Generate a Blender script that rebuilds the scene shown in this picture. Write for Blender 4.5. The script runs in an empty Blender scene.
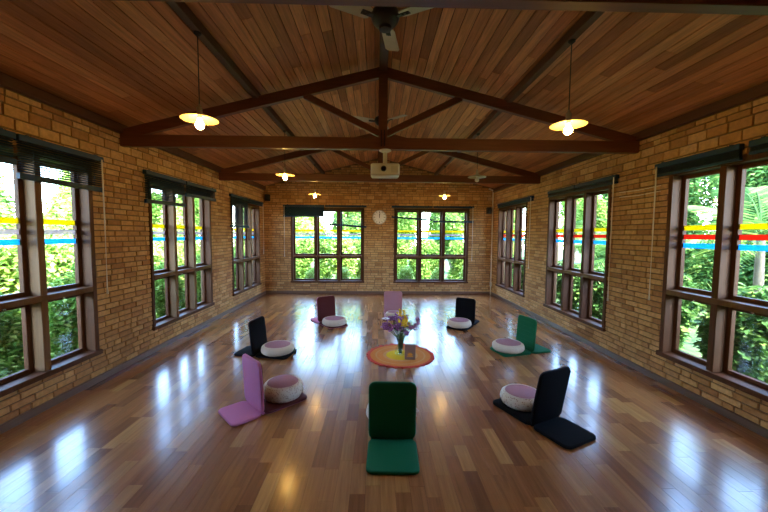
import bpy, math, random
import numpy as np
from mathutils import Vector, Matrix

random.seed(11)
RNG = np.random.default_rng(11)
sc = bpy.context.scene
COL = sc.collection
R = math.radians

# ------------------------------------------------------------------ camera
CAM = Vector((0.0, 0.0, 1.7))
FPX = 340.0
cam_data = bpy.data.cameras.new('camera')
cam_data.sensor_width = 36.0
cam_data.lens = FPX / 768.0 * 36.0
cam_data.clip_start = 0.05
cam_data.clip_end = 300
cam = bpy.data.objects.new('camera', cam_data)
COL.objects.link(cam)
CAMROT = (Matrix.Rotation(R(-1.26), 4, 'Z') @ Matrix.Rotation(R(90 - 3.6), 4, 'X') @ Matrix.Rotation(R(0.45), 4, 'Z'))
cam.matrix_world = Matrix.Translation(CAM) @ CAMROT
sc.camera = cam
CAMINV = CAMROT.inverted()

def px(p):
    v = CAMINV @ (Vector(p) - CAM)
    if v.z > -0.05:
        return None
    return 384 + FPX * v.x / -v.z, 256 - FPX * v.y / -v.z

# ------------------------------------------------------------------ light
SKY_STRENGTH = 1.35
SUN_STRENGTH = 13.0
BULB_STRENGTH = 68.0
world = bpy.data.worlds.new('world')
sc.world = world
world.use_nodes = True
wn = world.node_tree.nodes
wl = world.node_tree.links
wn.clear()
sky = wn.new('ShaderNodeTexSky')
sky.sky_type = 'NISHITA'
sky.sun_disc = False
sky.sun_elevation = R(58)
sky.sun_rotation = R(150)
sky.air_density = 1.0
sky.dust_density = 0.4
sky.ozone_density = 3.0
bg = wn.new('ShaderNodeBackground')
bg.inputs['Strength'].default_value = SKY_STRENGTH
wout = wn.new('ShaderNodeOutputWorld')
wl.new(sky.outputs['Color'], bg.inputs['Color'])
wl.new(bg.outputs['Background'], wout.inputs['Surface'])

sun_data = bpy.data.lights.new('sun', 'SUN')
sun_data.energy = SUN_STRENGTH
sun_data.angle = R(1.0)
sun_data.color = (1.0, 0.95, 0.86)
sun = bpy.data.objects.new('sun', sun_data)
COL.objects.link(sun)
sun.location = (4, -6, 12)
sun.rotation_euler = Vector((-0.40, 0.62, -1.25)).to_track_quat('-Z', 'Y').to_euler()

sc.view_settings.view_transform = 'Standard'
sc.view_settings.look = 'None'
sc.view_settings.gamma = 1.0
sc.view_settings.use_curve_mapping = False
sc.view_settings.exposure = 1.95
sc.cycles.use_denoising = True
sc.cycles.max_bounces = 10
sc.cycles.diffuse_bounces = 6
sc.cycles.transparent_max_bounces = 24
sc.cycles.sample_clamp_indirect = 6.0
sc.cycles.caustics_reflective = True
sc.cycles.blur_glossy = 1.0
sc.cycles.caustics_refractive = False

# ------------------------------------------------------------------ dimensions of the hall
XL, XR, YB, YF = -3.165, 3.334, 9.71, -1.15
XC = 0.07
WALL_T = 0.20
WALL_TOP = 2.915
CEIL_WALL, CEIL_RIDGE = 3.03, 3.85
SLOPE = (CEIL_RIDGE - CEIL_WALL) / (XR - XC)
def ceil_z(x):
    return CEIL_RIDGE - SLOPE * abs(x - XC)
TRUSS_Y = (1.63, 4.37, 7.0)
BAY_Y = (2.97, 5.65, 8.33)

# ------------------------------------------------------------------ material helpers
def new_mat(name):
    m = bpy.data.materials.new(name)
    m.use_nodes = True
    nt = m.node_tree
    b = nt.nodes['Principled BSDF']
    return m, nt, b

def plain(name, col, rough=0.6, metal=0.0, spec=0.5, bump=0.0, bscale=80.0, var=0.0, emis=None, es=0.0, coat=0.0):
    m, nt, b = new_mat(name)
    b.inputs['Base Color'].default_value = (*col, 1)
    b.inputs['Roughness'].default_value = rough
    b.inputs['Metallic'].default_value = metal
    b.inputs['Specular IOR Level'].default_value = spec
    b.inputs['Coat Weight'].default_value = coat
    tc = nt.nodes.new('ShaderNodeTexCoord')
    n = nt.nodes.new('ShaderNodeTexNoise')
    n.inputs['Scale'].default_value = bscale
    n.inputs['Detail'].default_value = 3
    nt.links.new(tc.outputs['Object'], n.inputs['Vector'])
    if var > 0:
        hsv = nt.nodes.new('ShaderNodeHueSaturation')
        hsv.inputs['Color'].default_value = (*col, 1)
        mr = nt.nodes.new('ShaderNodeMapRange')
        mr.inputs['To Min'].default_value = 1 - var
        mr.inputs['To Max'].default_value = 1 + var
        nt.links.new(n.outputs['Fac'], mr.inputs['Value'])
        nt.links.new(mr.outputs['Result'], hsv.inputs['Value'])
        nt.links.new(hsv.outputs['Color'], b.inputs['Base Color'])
    if bump > 0:
        bp = nt.nodes.new('ShaderNodeBump')
        bp.inputs['Strength'].default_value = bump
        bp.inputs['Distance'].default_value = 0.004
        nt.links.new(n.outputs['Fac'], bp.inputs['Height'])
        nt.links.new(bp.outputs['Normal'], b.inputs['Normal'])
    if emis:
        b.inputs['Emission Color'].default_value = (*emis, 1)
        b.inputs['Emission Strength'].default_value = es
    return m

def piece_random(nt):
    """one random number per piece, for pieces that are objects and for pieces joined in one mesh"""
    oi = nt.nodes.new('ShaderNodeObjectInfo')
    ge = nt.nodes.new('ShaderNodeNewGeometry')
    a = nt.nodes.new('ShaderNodeMath'); a.operation = 'ADD'
    nt.links.new(oi.outputs['Random'], a.inputs[0])
    nt.links.new(ge.outputs['Random Per Island'], a.inputs[1])
    f = nt.nodes.new('ShaderNodeMath'); f.operation = 'FRACT'
    nt.links.new(a.outputs[0], f.inputs[0])
    return f.outputs[0], ge

def wood(name, stops, grain_axis=1, rough=0.45, spec=0.5, fine=1.0, val=(0.82, 1.12), coat=0.0, coat_rough=0.1, grain=0.35, rough_var=0.0):
    m, nt, b = new_mat(name)
    rnd, ge = piece_random(nt)
    ramp = nt.nodes.new('ShaderNodeValToRGB')
    el = ramp.color_ramp.elements
    while len(el) < len(stops):
        el.new(0.5)
    for e, (p, c) in zip(el, stops):
        e.position = p
        e.color = (*c, 1)
    nt.links.new(rnd, ramp.inputs['Fac'])
    off = nt.nodes.new('ShaderNodeMath'); off.operation = 'MULTIPLY'
    off.inputs[1].default_value = 57.0
    nt.links.new(rnd, off.inputs[0])
    comb = nt.nodes.new('ShaderNodeCombineXYZ')
    for k in range(3):
        nt.links.new(off.outputs[0], comb.inputs[k])
    add = nt.nodes.new('ShaderNodeVectorMath'); add.operation = 'ADD'
    nt.links.new(ge.outputs['Position'], add.inputs[0])
    nt.links.new(comb.outputs[0], add.inputs[1])
    mp = nt.nodes.new('ShaderNodeMapping')
    s = [38 * fine] * 3
    s[grain_axis] = 2.2 * fine
    mp.inputs['Scale'].default_value = s
    nt.links.new(add.outputs[0], mp.inputs['Vector'])
    n = nt.nodes.new('ShaderNodeTexNoise')
    n.inputs['Scale'].default_value = 1.0
    n.inputs['Detail'].default_value = 5
    n.inputs['Roughness'].default_value = 0.6
    n.inputs['Distortion'].default_value = 0.6
    nt.links.new(mp.outputs[0], n.inputs['Vector'])
    mr = nt.nodes.new('ShaderNodeMapRange')
    mr.inputs['From Min'].default_value = 0.28
    mr.inputs['From Max'].default_value = 0.72
    mr.inputs['To Min'].default_value = 1 - grain
    mr.inputs['To Max'].default_value = 1 + grain
    nt.links.new(n.outputs['Fac'], mr.inputs['Value'])
    hsv = nt.nodes.new('ShaderNodeHueSaturation')
    nt.links.new(ramp.outputs['Color'], hsv.inputs['Color'])
    nt.links.new(mr.outputs['Result'], hsv.inputs['Value'])
    nt.links.new(hsv.outputs['Color'], b.inputs['Base Color'])
    b.inputs['Roughness'].default_value = rough
    if rough_var:
        rr = nt.nodes.new('ShaderNodeMapRange')
        rr.inputs['To Min'].default_value = rough - rough_var
        rr.inputs['To Max'].default_value = rough + rough_var
        nt.links.new(rnd, rr.inputs['Value'])
        nt.links.new(rr.outputs['Result'], b.inputs['Roughness'])
    b.inputs['Specular IOR Level'].default_value = spec
    b.inputs['Coat Weight'].default_value = coat
    b.inputs['Coat Roughness'].default_value = coat_rough
    bp = nt.nodes.new('ShaderNodeBump')
    bp.inputs['Strength'].default_value = 0.12
    bp.inputs['Distance'].default_value = 0.002
    nt.links.new(n.outputs['Fac'], bp.inputs['Height'])
    nt.links.new(bp.outputs['Normal'], b.inputs['Normal'])
    return m

def brick_mat(name, stops):
    m, nt, b = new_mat(name)
    rnd, ge = piece_random(nt)
    ramp = nt.nodes.new('ShaderNodeValToRGB')
    el = ramp.color_ramp.elements
    while len(el) < len(stops):
        el.new(0.5)
    for e, (p, c) in zip(el, stops):
        e.position = p
        e.color = (*c, 1)
    nt.links.new(rnd, ramp.inputs['Fac'])
    n = nt.nodes.new('ShaderNodeTexNoise')
    n.inputs['Scale'].default_value = 26
    n.inputs['Detail'].default_value = 6
    nt.links.new(ge.outputs['Position'], n.inputs['Vector'])
    mr = nt.nodes.new('ShaderNodeMapRange')
    mr.inputs['From Min'].default_value = 0.3
    mr.inputs['From Max'].default_value = 0.7
    mr.inputs['To Min'].default_value = 0.82
    mr.inputs['To Max'].default_value = 1.15
    nt.links.new(n.outputs['Fac'], mr.inputs['Value'])
    hsv = nt.nodes.new('ShaderNodeHueSaturation')
    nt.links.new(ramp.outputs['Color'], hsv.inputs['Color'])
    nt.links.new(mr.outputs['Result'], hsv.inputs['Value'])
    nt.links.new(hsv.outputs['Color'], b.inputs['Base Color'])
    b.inputs['Roughness'].default_value = 0.75
    b.inputs['Specular IOR Level'].default_value = 0.3
    bp = nt.nodes.new('ShaderNodeBump')
    bp.inputs['Strength'].default_value = 0.35
    bp.inputs['Distance'].default_value = 0.004
    nt.links.new(n.outputs['Fac'], bp.inputs['Height'])
    nt.links.new(bp.outputs['Normal'], b.inputs['Normal'])
    return m

def leaf_mat(name, stops, trans=0.45):
    m, nt, b = new_mat(name)
    rnd, ge = piece_random(nt)
    ramp = nt.nodes.new('ShaderNodeValToRGB')
    el = ramp.color_ramp.elements
    while len(el) < len(stops):
        el.new(0.5)
    for e, (p, c) in zip(el, stops):
        e.position = p
        e.color = (*c, 1)
    nt.links.new(rnd, ramp.inputs['Fac'])
    nt.links.new(ramp.outputs['Color'], b.inputs['Base Color'])
    b.inputs['Roughness'].default_value = 0.6
    b.inputs['Specular IOR Level'].default_value = 0.15
    tr = nt.nodes.new('ShaderNodeBsdfTranslucent')
    nt.links.new(ramp.outputs['Color'], tr.inputs['Color'])
    mx = nt.nodes.new('ShaderNodeMixShader')
    mx.inputs['Fac'].default_value = trans
    nt.links.new(b.outputs[0], mx.inputs[1])
    nt.links.new(tr.outputs[0], mx.inputs[2])
    nt.links.new(mx.outputs[0], nt.nodes['Material Output'].inputs['Surface'])
    return m

def glass_mat(name, refl=0.06, tint=(0.96, 0.98, 0.97)):
    m = bpy.data.materials.new(name)
    m.use_nodes = True
    nt = m.node_tree
    nt.nodes.clear()
    t = nt.nodes.new('ShaderNodeBsdfTransparent')
    t.inputs['Color'].default_value = (*tint, 1)
    g = nt.nodes.new('ShaderNodeBsdfGlossy')
    g.inputs['Roughness'].default_value = 0.02
    lw = nt.nodes.new('ShaderNodeLayerWeight')
    lw.inputs['Blend'].default_value = 0.5
    pw = nt.nodes.new('ShaderNodeMath'); pw.operation = 'POWER'
    pw.inputs[1].default_value = 5.0
    nt.links.new(lw.outputs['Facing'], pw.inputs[0])
    ma = nt.nodes.new('ShaderNodeMath'); ma.operation = 'MULTIPLY_ADD'
    ma.inputs[1].default_value = 0.6
    ma.inputs[2].default_value = refl * 0.5
    nt.links.new(pw.outputs[0], ma.inputs[0])
    mx = nt.nodes.new('ShaderNodeMixShader')
    o = nt.nodes.new('ShaderNodeOutputMaterial')
    nt.links.new(ma.outputs[0], mx.inputs[0])
    nt.links.new(t.outputs[0], mx.inputs[1])
    nt.links.new(g.outputs[0], mx.inputs[2])
    nt.links.new(mx.outputs[0], o.inputs['Surface'])
    return m

def film_mat(name, col, clear=0.2):
    """coloured tape on the glass: lets daylight through"""
    m = bpy.data.materials.new(name)
    m.use_nodes = True
    nt = m.node_tree
    nt.nodes.clear()
    d = nt.nodes.new('ShaderNodeBsdfDiffuse')
    d.inputs['Color'].default_value = (*col, 1)
    tl = nt.nodes.new('ShaderNodeBsdfTranslucent')
    tl.inputs['Color'].default_value = (*col, 1)
    tp = nt.nodes.new('ShaderNodeBsdfTransparent')
    tp.inputs['Color'].default_value = (*col, 1)
    a = nt.nodes.new('ShaderNodeMixShader'); a.inputs[0].default_value = 0.7
    c = nt.nodes.new('ShaderNodeMixShader'); c.inputs[0].default_value = clear
    o = nt.nodes.new('ShaderNodeOutputMaterial')
    nt.links.new(d.outputs[0], a.inputs[1]); nt.links.new(tl.outputs[0], a.inputs[2])
    nt.links.new(a.outputs[0], c.inputs[1]); nt.links.new(tp.outputs[0], c.inputs[2])
    nt.links.new(c.outputs[0], o.inputs['Surface'])
    return m

M = {}
M['brick'] = brick_mat('brick_clay', [(0.0, (0.40, 0.188, 0.070)), (0.3, (0.52, 0.275, 0.105)), (0.65, (0.585, 0.325, 0.128)), (1.0, (0.66, 0.395, 0.175))])
M['mortar'] = plain('mortar', (0.20, 0.125, 0.06), 0.9, bump=0.4, bscale=120, var=0.15)
M['floor'] = wood('floor_boards', [(0.0, (0.20, 0.072, 0.027)), (0.2, (0.285, 0.112, 0.038)), (0.6, (0.36, 0.155, 0.050)), (0.9, (0.42, 0.190, 0.060)), (1.0, (0.47, 0.235, 0.077))],
                  rough=0.26, spec=0.6, grain=0.24, coat=0.55, coat_rough=0.15, rough_var=0.012)
M['ceiling'] = wood('ceiling_boards', [(0.0, (0.36, 0.132, 0.048)), (0.35, (0.53, 0.208, 0.076)), (0.8, (0.64, 0.27, 0.102)), (1.0, (0.74, 0.36, 0.15))], rough=0.5, spec=0.3, grain=0.3)
M['beam'] = wood('beam_wood', [(0.0, (0.15, 0.046, 0.020)), (1.0, (0.19, 0.060, 0.026))], grain_axis=0, rough=0.45, grain=0.22)
M['beam_y'] = wood('purlin_wood', [(0.0, (0.085, 0.032, 0.017)), (1.0, (0.12, 0.045, 0.022))], grain_axis=1, rough=0.5, grain=0.22)
M['frame'] = wood('window_wood', [(0.0, (0.070, 0.022, 0.007)), (1.0, (0.105, 0.036, 0.011))], grain_axis=2, rough=0.55, spec=0.25, grain=0.25)
M['frame_lit'] = wood('lit_worn_window_wood', [(0.0, (0.15, 0.070, 0.028)), (1.0, (0.20, 0.098, 0.040))], grain_axis=2, rough=0.55, spec=0.25, grain=0.18)  # paler window wood: daylight painted into left mullions and transoms, transoms also bleached
M['dark_gap'] = plain('roof_underlay', (0.03, 0.014, 0.008), 0.9)
M['skirting'] = wood('skirting_wood', [(0.0, (0.12, 0.066, 0.045)), (1.0, (0.16, 0.09, 0.06))], rough=0.4, grain=0.2)
M['glass'] = glass_mat('window_glass')
M['vase_glass'] = glass_mat('vase_glass', tint=(0.90, 0.95, 0.93))
M['yellow'] = film_mat('yellow_tape', (0.80, 0.62, 0.03))
M['red'] = film_mat('red_tape', (0.75, 0.09, 0.05))
M['blue'] = film_mat('blue_tape', (0.07, 0.52, 0.88))
M['faded'] = film_mat('faded_tape', (0.58, 0.48, 0.50), 0.55)
M['blind'] = plain('blind_navy', (0.013, 0.046, 0.105), 0.5, spec=0.3)
M['slat'] = plain('blind_slat', (0.012, 0.028, 0.052), 0.5, spec=0.35)
M['cord'] = plain('blind_cord', (0.85, 0.80, 0.70), 0.8)
M['white'] = plain('white_plastic', (0.74, 0.70, 0.62), 0.4)
M['enamel'] = plain('cream_enamel', (0.42, 0.33, 0.17), 0.3)
M['brass'] = plain('lamp_holder', (0.60, 0.53, 0.40), 0.4)
M['bulb_on'] = plain('lit_bulb', (1, 0.85, 0.6), 0.5, emis=(1.0, 0.56, 0.13), es=BULB_STRENGTH)
M['bulb_off'] = plain('unlit_bulb', (0.82, 0.80, 0.74), 0.25)
M['black_metal'] = plain('black_metal', (0.012, 0.013, 0.016), 0.3, spec=0.6)
M['black_plastic'] = plain('black_plastic', (0.015, 0.015, 0.017), 0.5)
M['blade'] = plain('fan_blade', (0.62, 0.53, 0.40), 0.4, var=0.08, bscale=14)
M['chrome'] = plain('brushed_metal', (0.6, 0.6, 0.6), 0.25, metal=1.0)
M['lens'] = plain('projector_lens', (0.01, 0.01, 0.02), 0.08)
M['grey_plastic'] = plain('grey_plastic', (0.55, 0.52, 0.47), 0.45)
M['clock_face'] = plain('clock_face', (0.90, 0.89, 0.86), 0.5)
M['ink'] = plain('black_ink', (0.02, 0.02, 0.02), 0.6)
M['green'] = plain('green_canvas', (0.007, 0.14, 0.058), 0.75, spec=0.15, bump=0.25, bscale=240, var=0.10)
M['black'] = plain('black_canvas', (0.004, 0.0045, 0.006), 0.9, spec=0.15, bump=0.25, bscale=240, var=0.15)
M['pink'] = plain('pink_canvas', (0.60, 0.205, 0.36), 0.75, spec=0.15, bump=0.25, bscale=240, var=0.08)
M['burgundy'] = plain('burgundy_canvas', (0.10, 0.019, 0.019), 0.75, spec=0.15, bump=0.25, bscale=240, var=0.1)
M['mauve'] = plain('mauve_canvas', (0.46, 0.20, 0.23), 0.8, bump=0.25, bscale=240, var=0.08)
M['cushion_top'] = plain('mauve_cotton', (0.42, 0.20, 0.235), 0.9, bump=0.3, bscale=60, var=0.12)
M['mat_yellow'] = plain('yellow_crochet', (0.80, 0.55, 0.03), 0.95, spec=0.08, bump=0.8, bscale=160, var=0.2)
M['mat_orange'] = plain('orange_crochet', (0.72, 0.25, 0.055), 0.95, spec=0.08, bump=0.8, bscale=160, var=0.2)
M['mat_red'] = plain('red_crochet', (0.62, 0.070, 0.045), 0.95, spec=0.08, bump=0.8, bscale=160, var=0.25)
M['mat_pale'] = plain('pale_crochet', (0.74, 0.34, 0.12), 0.95, spec=0.08, bump=0.8, bscale=160, var=0.2)
M['card'] = plain('card_grey', (0.26, 0.17, 0.13), 0.6, var=0.06)
M['card_side'] = plain('card_edge', (0.62, 0.58, 0.52), 0.6)
M['gold'] = plain('gold_print', (0.75, 0.36, 0.03), 0.5)
M['stem'] = plain('flower_stem', (0.07, 0.16, 0.04), 0.6)
M['petal_yellow'] = plain('yellow_petal', (0.85, 0.55, 0.01), 0.6)
M['petal_purple'] = plain('purple_petal', (0.36, 0.13, 0.36), 0.6, var=0.3)
M['petal_white'] = plain('white_petal', (0.80, 0.78, 0.80), 0.6)
M['petal_orange'] = plain('orange_petal', (0.75, 0.22, 0.02), 0.6)
M['grass'] = plain('garden_grass', (0.05, 0.095, 0.022), 0.9, var=0.35, bscale=6)
M['render_wall'] = plain('outer_roof', (0.30, 0.12, 0.07), 0.8, var=0.15, bscale=12)
M['bark'] = plain('bark', (0.20, 0.15, 0.10), 0.9, bump=0.6, bscale=30, var=0.3)
M['pale_bark'] = plain('pale_bark', (0.55, 0.48, 0.40), 0.85, bump=0.5, bscale=30, var=0.2)
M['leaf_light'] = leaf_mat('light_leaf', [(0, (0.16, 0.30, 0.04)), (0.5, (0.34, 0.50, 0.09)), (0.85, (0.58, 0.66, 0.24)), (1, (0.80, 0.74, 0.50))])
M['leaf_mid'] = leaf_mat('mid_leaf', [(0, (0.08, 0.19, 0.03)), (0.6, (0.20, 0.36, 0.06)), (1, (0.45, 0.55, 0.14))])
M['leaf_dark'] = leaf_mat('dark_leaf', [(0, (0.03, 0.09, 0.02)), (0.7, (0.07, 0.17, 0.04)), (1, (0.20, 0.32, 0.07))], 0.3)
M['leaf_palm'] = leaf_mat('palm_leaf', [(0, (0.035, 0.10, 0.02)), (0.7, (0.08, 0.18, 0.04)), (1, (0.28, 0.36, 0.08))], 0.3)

def floral_mat():
    m, nt, b = new_mat('floral_cotton')
    tc = nt.nodes.new('ShaderNodeTexCoord')
    v = nt.nodes.new('ShaderNodeTexVoronoi')
    v.inputs['Scale'].default_value = 55
    nt.links.new(tc.outputs['Object'], v.inputs['Vector'])
    r = nt.nodes.new('ShaderNodeValToRGB')
    e = r.color_ramp.elements
    e[0].position = 0.22; e[0].color = (0.46, 0.30, 0.20, 1)
    e[1].position = 0.38; e[1].color = (0.78, 0.70, 0.58, 1)
    nt.links.new(v.outputs['Distance'], r.inputs['Fac'])
    nt.links.new(r.outputs['Color'], b.inputs['Base Color'])
    b.inputs['Roughness'].default_value = 0.9
    return m
M['floral'] = floral_mat()
M['cream'] = plain('cream_cotton', (0.72, 0.60, 0.46), 0.9, bump=0.3, bscale=60, var=0.06)

# ------------------------------------------------------------------ mesh helpers
class MB:
    def __init__(s):
        s.v, s.f, s.m = [], [], []
    def add(s, verts, faces, mi=0, mat=None):
        o = len(s.v)
        s.v += [tuple((mat @ Vector(p)) if mat else p) for p in verts]
        s.f += [tuple(i + o for i in f) for f in faces]
        s.m += [mi] * len(faces)
    def box(s, x0, x1, y0, y1, z0, z1, mi=0, mat=None):
        v = [(x0, y0, z0), (x1, y0, z0), (x1, y1, z0), (x0, y1, z0), (x0, y0, z1), (x1, y0, z1), (x1, y1, z1), (x0, y1, z1)]
        s.add(v, [(0, 3, 2, 1), (4, 5, 6, 7), (0, 1, 5, 4), (1, 2, 6, 5), (2, 3, 7, 6), (3, 0, 4, 7)], mi, mat)
    def bbox(s, x0, x1, y0, y1, z0, z1, b=0.004, mi=0, mat=None):
        """box with chamfered edges"""
        xs, ys, zs = (x0, x1), (y0, y1), (z0, z1)
        v, idx = [], {}
        for i in range(2):
            for j in range(2):
                for k in range(2):
                    dx, dy, dz = (b, -b)[i], (b, -b)[j], (b, -b)[k]
                    for a, p in enumerate(((xs[i], ys[j] + dy, zs[k] + dz), (xs[i] + dx, ys[j], zs[k] + dz), (xs[i] + dx, ys[j] + dy, zs[k]))):
                        idx[(i, j, k, a)] = len(v); v.append(p)
        f = []
        I = idx
        for i in (0, 1):
            q = [I[(i, 0, 0, 0)], I[(i, 1, 0, 0)], I[(i, 1, 1, 0)], I[(i, 0, 1, 0)]]; f.append(q if i else q[::-1])
            q = [I[(0, i, 0, 1)], I[(1, i, 0, 1)], I[(1, i, 1, 1)], I[(0, i, 1, 1)]]; f.append(q if not i else q[::-1])
            q = [I[(0, 0, i, 2)], I[(1, 0, i, 2)], I[(1, 1, i, 2)], I[(0, 1, i, 2)]]; f.append(q if i else q[::-1])
        for i in (0, 1):
            for j in (0, 1):
                f.append([I[(i, j, 0, 0)], I[(i, j, 1, 0)], I[(i, j, 1, 1)], I[(i, j, 0, 1)]])
                f.append([I[(i, 0, j, 0)], I[(i, 1, j, 0)], I[(i, 1, j, 2)], I[(i, 0, j, 2)]])
                f.append([I[(0, i, j, 1)], I[(1, i, j, 1)], I[(1, i, j, 2)], I[(0, i, j, 2)]])
                for k in (0, 1):
                    f.append([I[(i, j, k, 0)], I[(i, j, k, 1)], I[(i, j, k, 2)]])
        s.add(v, f, mi, mat)
    def tube(s, pts, rad, n=8, mi=0, mat=None, cap=True):
        pts = [Vector(p) for p in pts]
        rr = rad if isinstance(rad, (list, tuple)) else [rad] * len(pts)
        v, f = [], []
        for i, p in enumerate(pts):
            t = (pts[min(i + 1, len(pts) - 1)] - pts[max(i - 1, 0)]).normalized()
            a = t.cross(Vector((0, 0, 1)))
            if a.length < 1e-3:
                a = t.cross(Vector((1, 0, 0)))
            a.normalize(); b = t.cross(a)
            for k in range(n):
                an = 2 * math.pi * k / n
                v.append(tuple(p + (a * math.cos(an) + b * math.sin(an)) * rr[i]))
        for i in range(len(pts) - 1):
            for k in range(n):
                f.append((i * n + k, i * n + (k + 1) % n, (i + 1) * n + (k + 1) % n, (i + 1) * n + k))
        if cap:
            f.append(tuple(range(n))[::-1]); f.append(tuple((len(pts) - 1) * n + k for k in range(n)))
        s.add(v, f, mi, mat)
    def lathe(s, prof, n=24, mi=0, mat=None, wob=None):
        v, f = [], []
        for i, (r, z) in enumerate(prof):
            for k in range(n):
                an = 2 * math.pi * k / n
                q = r * (wob(i, an) if wob else 1)
                v.append((q * math.cos(an), q * math.sin(an), z))
        for i in range(len(prof) - 1):
            for k in range(n):
                f.append((i * n + k, i * n + (k + 1) % n, (i + 1) * n + (k + 1) % n, (i + 1) * n + k))
        f.append(tuple(range(n))[::-1]); f.append(tuple((len(prof) - 1) * n + k for k in range(n)))
        s.add(v, f, mi, mat)
    def mesh(s, name, mats, smooth=False):
        me = bpy.data.meshes.new(name)
        me.from_pydata(s.v, [], s.f)
        for m in (mats if isinstance(mats, (list, tuple)) else [mats]):
            me.materials.append(m)
        if any(s.m):
            me.polygons.foreach_set('material_index', s.m)
        if smooth:
            me.polygons.foreach_set('use_smooth', [True] * len(me.polygons))
            try:
                me.set_sharp_from_angle(angle=R(42))
            except Exception:
                pass
        me.update()
        return me
    def build(s, name, mats, parent=None, smooth=False, loc=None):
        return put(name, s.mesh(name, mats, smooth), parent, loc)

def put(name, me, parent=None, loc=None, rot=None):
    o = bpy.data.objects.new(name, me)
    COL.objects.link(o)
    o.parent = parent
    if loc is not None: o.location = loc
    if rot is not None: o.rotation_euler = rot
    return o

def tag(o, label=None, cat=None, group=None, kind=None):
    if label: o['label'] = label
    if cat: o['category'] = cat
    if group: o['group'] = group
    if kind: o['kind'] = kind
    return o

def empty(name, loc=(0, 0, 0), rz=0.0):
    o = bpy.data.objects.new(name, None)
    o.empty_display_size = 0.1
    COL.objects.link(o)
    o.location = loc
    o.rotation_euler = (0, 0, rz)
    return o

def copy_tree(o, parent=None):
    c = o.copy()
    COL.objects.link(c)
    c.parent = parent
    for ch in o.children:
        copy_tree(ch, c)
    return c

def box_obj(name, x0, x1, y0, y1, z0, z1, mat, parent=None, bev=0.004):
    """one chamfered board with its origin in its own middle"""
    b = MB()
    hx, hy, hz = (x1 - x0) / 2, (y1 - y0) / 2, (z1 - z0) / 2
    b.bbox(-hx, hx, -hy, hy, -hz, hz, bev)
    return b.build(name, mat, parent, loc=((x0 + x1) / 2, (y0 + y1) / 2, (z0 + z1) / 2))

def in_frame(p, margin=25):
    q = px(p)
    return q is not None and -margin < q[0] < 768 + margin and -margin < q[1] < 512 + margin

def split_pieces(pieces, n=300):
    """pieces: list of (centre, size, data). The n that show largest become objects"""
    vis, rest = [], []
    for p in pieces:
        (vis if in_frame(p[0]) else rest).append(p)
    vis.sort(key=lambda p: -p[1] / (Vector(p[0]) - CAM).length)
    return vis[:n], vis[n:] + rest

# ------------------------------------------------------------------ openings
WIN_W, WIN_Z0, WIN_Z1, TRANSOM_Z = 1.76, 0.345, 2.44, 1.07
def span(c, w): return (c - w / 2, c + w / 2)
LEFT_OPEN = [span(c, WIN_W) for c in (3.00, 5.70, 8.39)]
RIGHT_OPEN = [span(c, WIN_W) for c in (2.97, 5.69, 8.40)]
BACK_OPEN = [(-2.43, -0.36), (0.50, 2.63)]

# ------------------------------------------------------------------ brick walls
ROWS = []
z = 0.0
PITCH = 2.582 / 39
for i in range(39):
    ROWS.append((z, z + PITCH, 'thin')); z += PITCH
for h in (0.104, 0.104):
    ROWS.append((z, z + h, 'big')); z += h
TOP_ROWS = list(ROWS)
for h in (0.0660, 0.0590):
    ROWS.append((z, z + h, 'thin')); z += h

def clip_spans(a, b, cuts):
    out = [(a, b)]
    for c0, c1 in cuts:
        nxt = []
        for s0, s1 in out:
            if c1 <= s0 or c0 >= s1:
                nxt.append((s0, s1))
            else:
                if c0 > s0: nxt.append((s0, c0))
                if c1 < s1: nxt.append((c1, s1))
        out = nxt
    return out

def brick_list(s0, s1, opens, rows, top=None):
    """list of (sa, sb, za, zb) for one wall in running bond"""
    out = []
    J = 0.014
    L = 0.215
    for ri, (za, zb, kind) in enumerate(rows):
        cuts = [o for o in opens if za < WIN_Z1 - 0.01 and zb > WIN_Z0 + 0.01]
        a, b = s0, s1
        if top is not None:
            half = top(zb)
            if half <= 0.05: continue
            a, b = max(s0, XC - half), min(s1, XC + half)
        off = 0.0 if ri % 2 else L / 2
        rr = random.Random(ri * 31 + int(abs(s0) * 100))
        s = a - off - rr.uniform(0, 0.05)
        while s < b:
            l = L
            if kind == 'thin' and rr.random() < 0.24: l = L / 2
            for c0, c1 in clip_spans(max(s, a), min(s + l, b), cuts):
                if c1 - c0 > 0.03:
                    out.append((c0 + J / 2, c1 - J / 2, za + J / 2, zb - J / 2))
            s += l
    return out

MESH_CACHE = {}
def brick_mesh(l, h, d):
    k = (round(l, 3), round(h, 3), round(d, 3))
    if k not in MESH_CACHE:
        b = MB()
        b.bbox(-k[0] / 2, k[0] / 2, -k[2] / 2, k[2] / 2, -k[1] / 2, k[1] / 2, 0.0025)
        MESH_CACHE[k] = b.mesh('brick', M['brick'])
    return MESH_CACHE[k]

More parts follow.
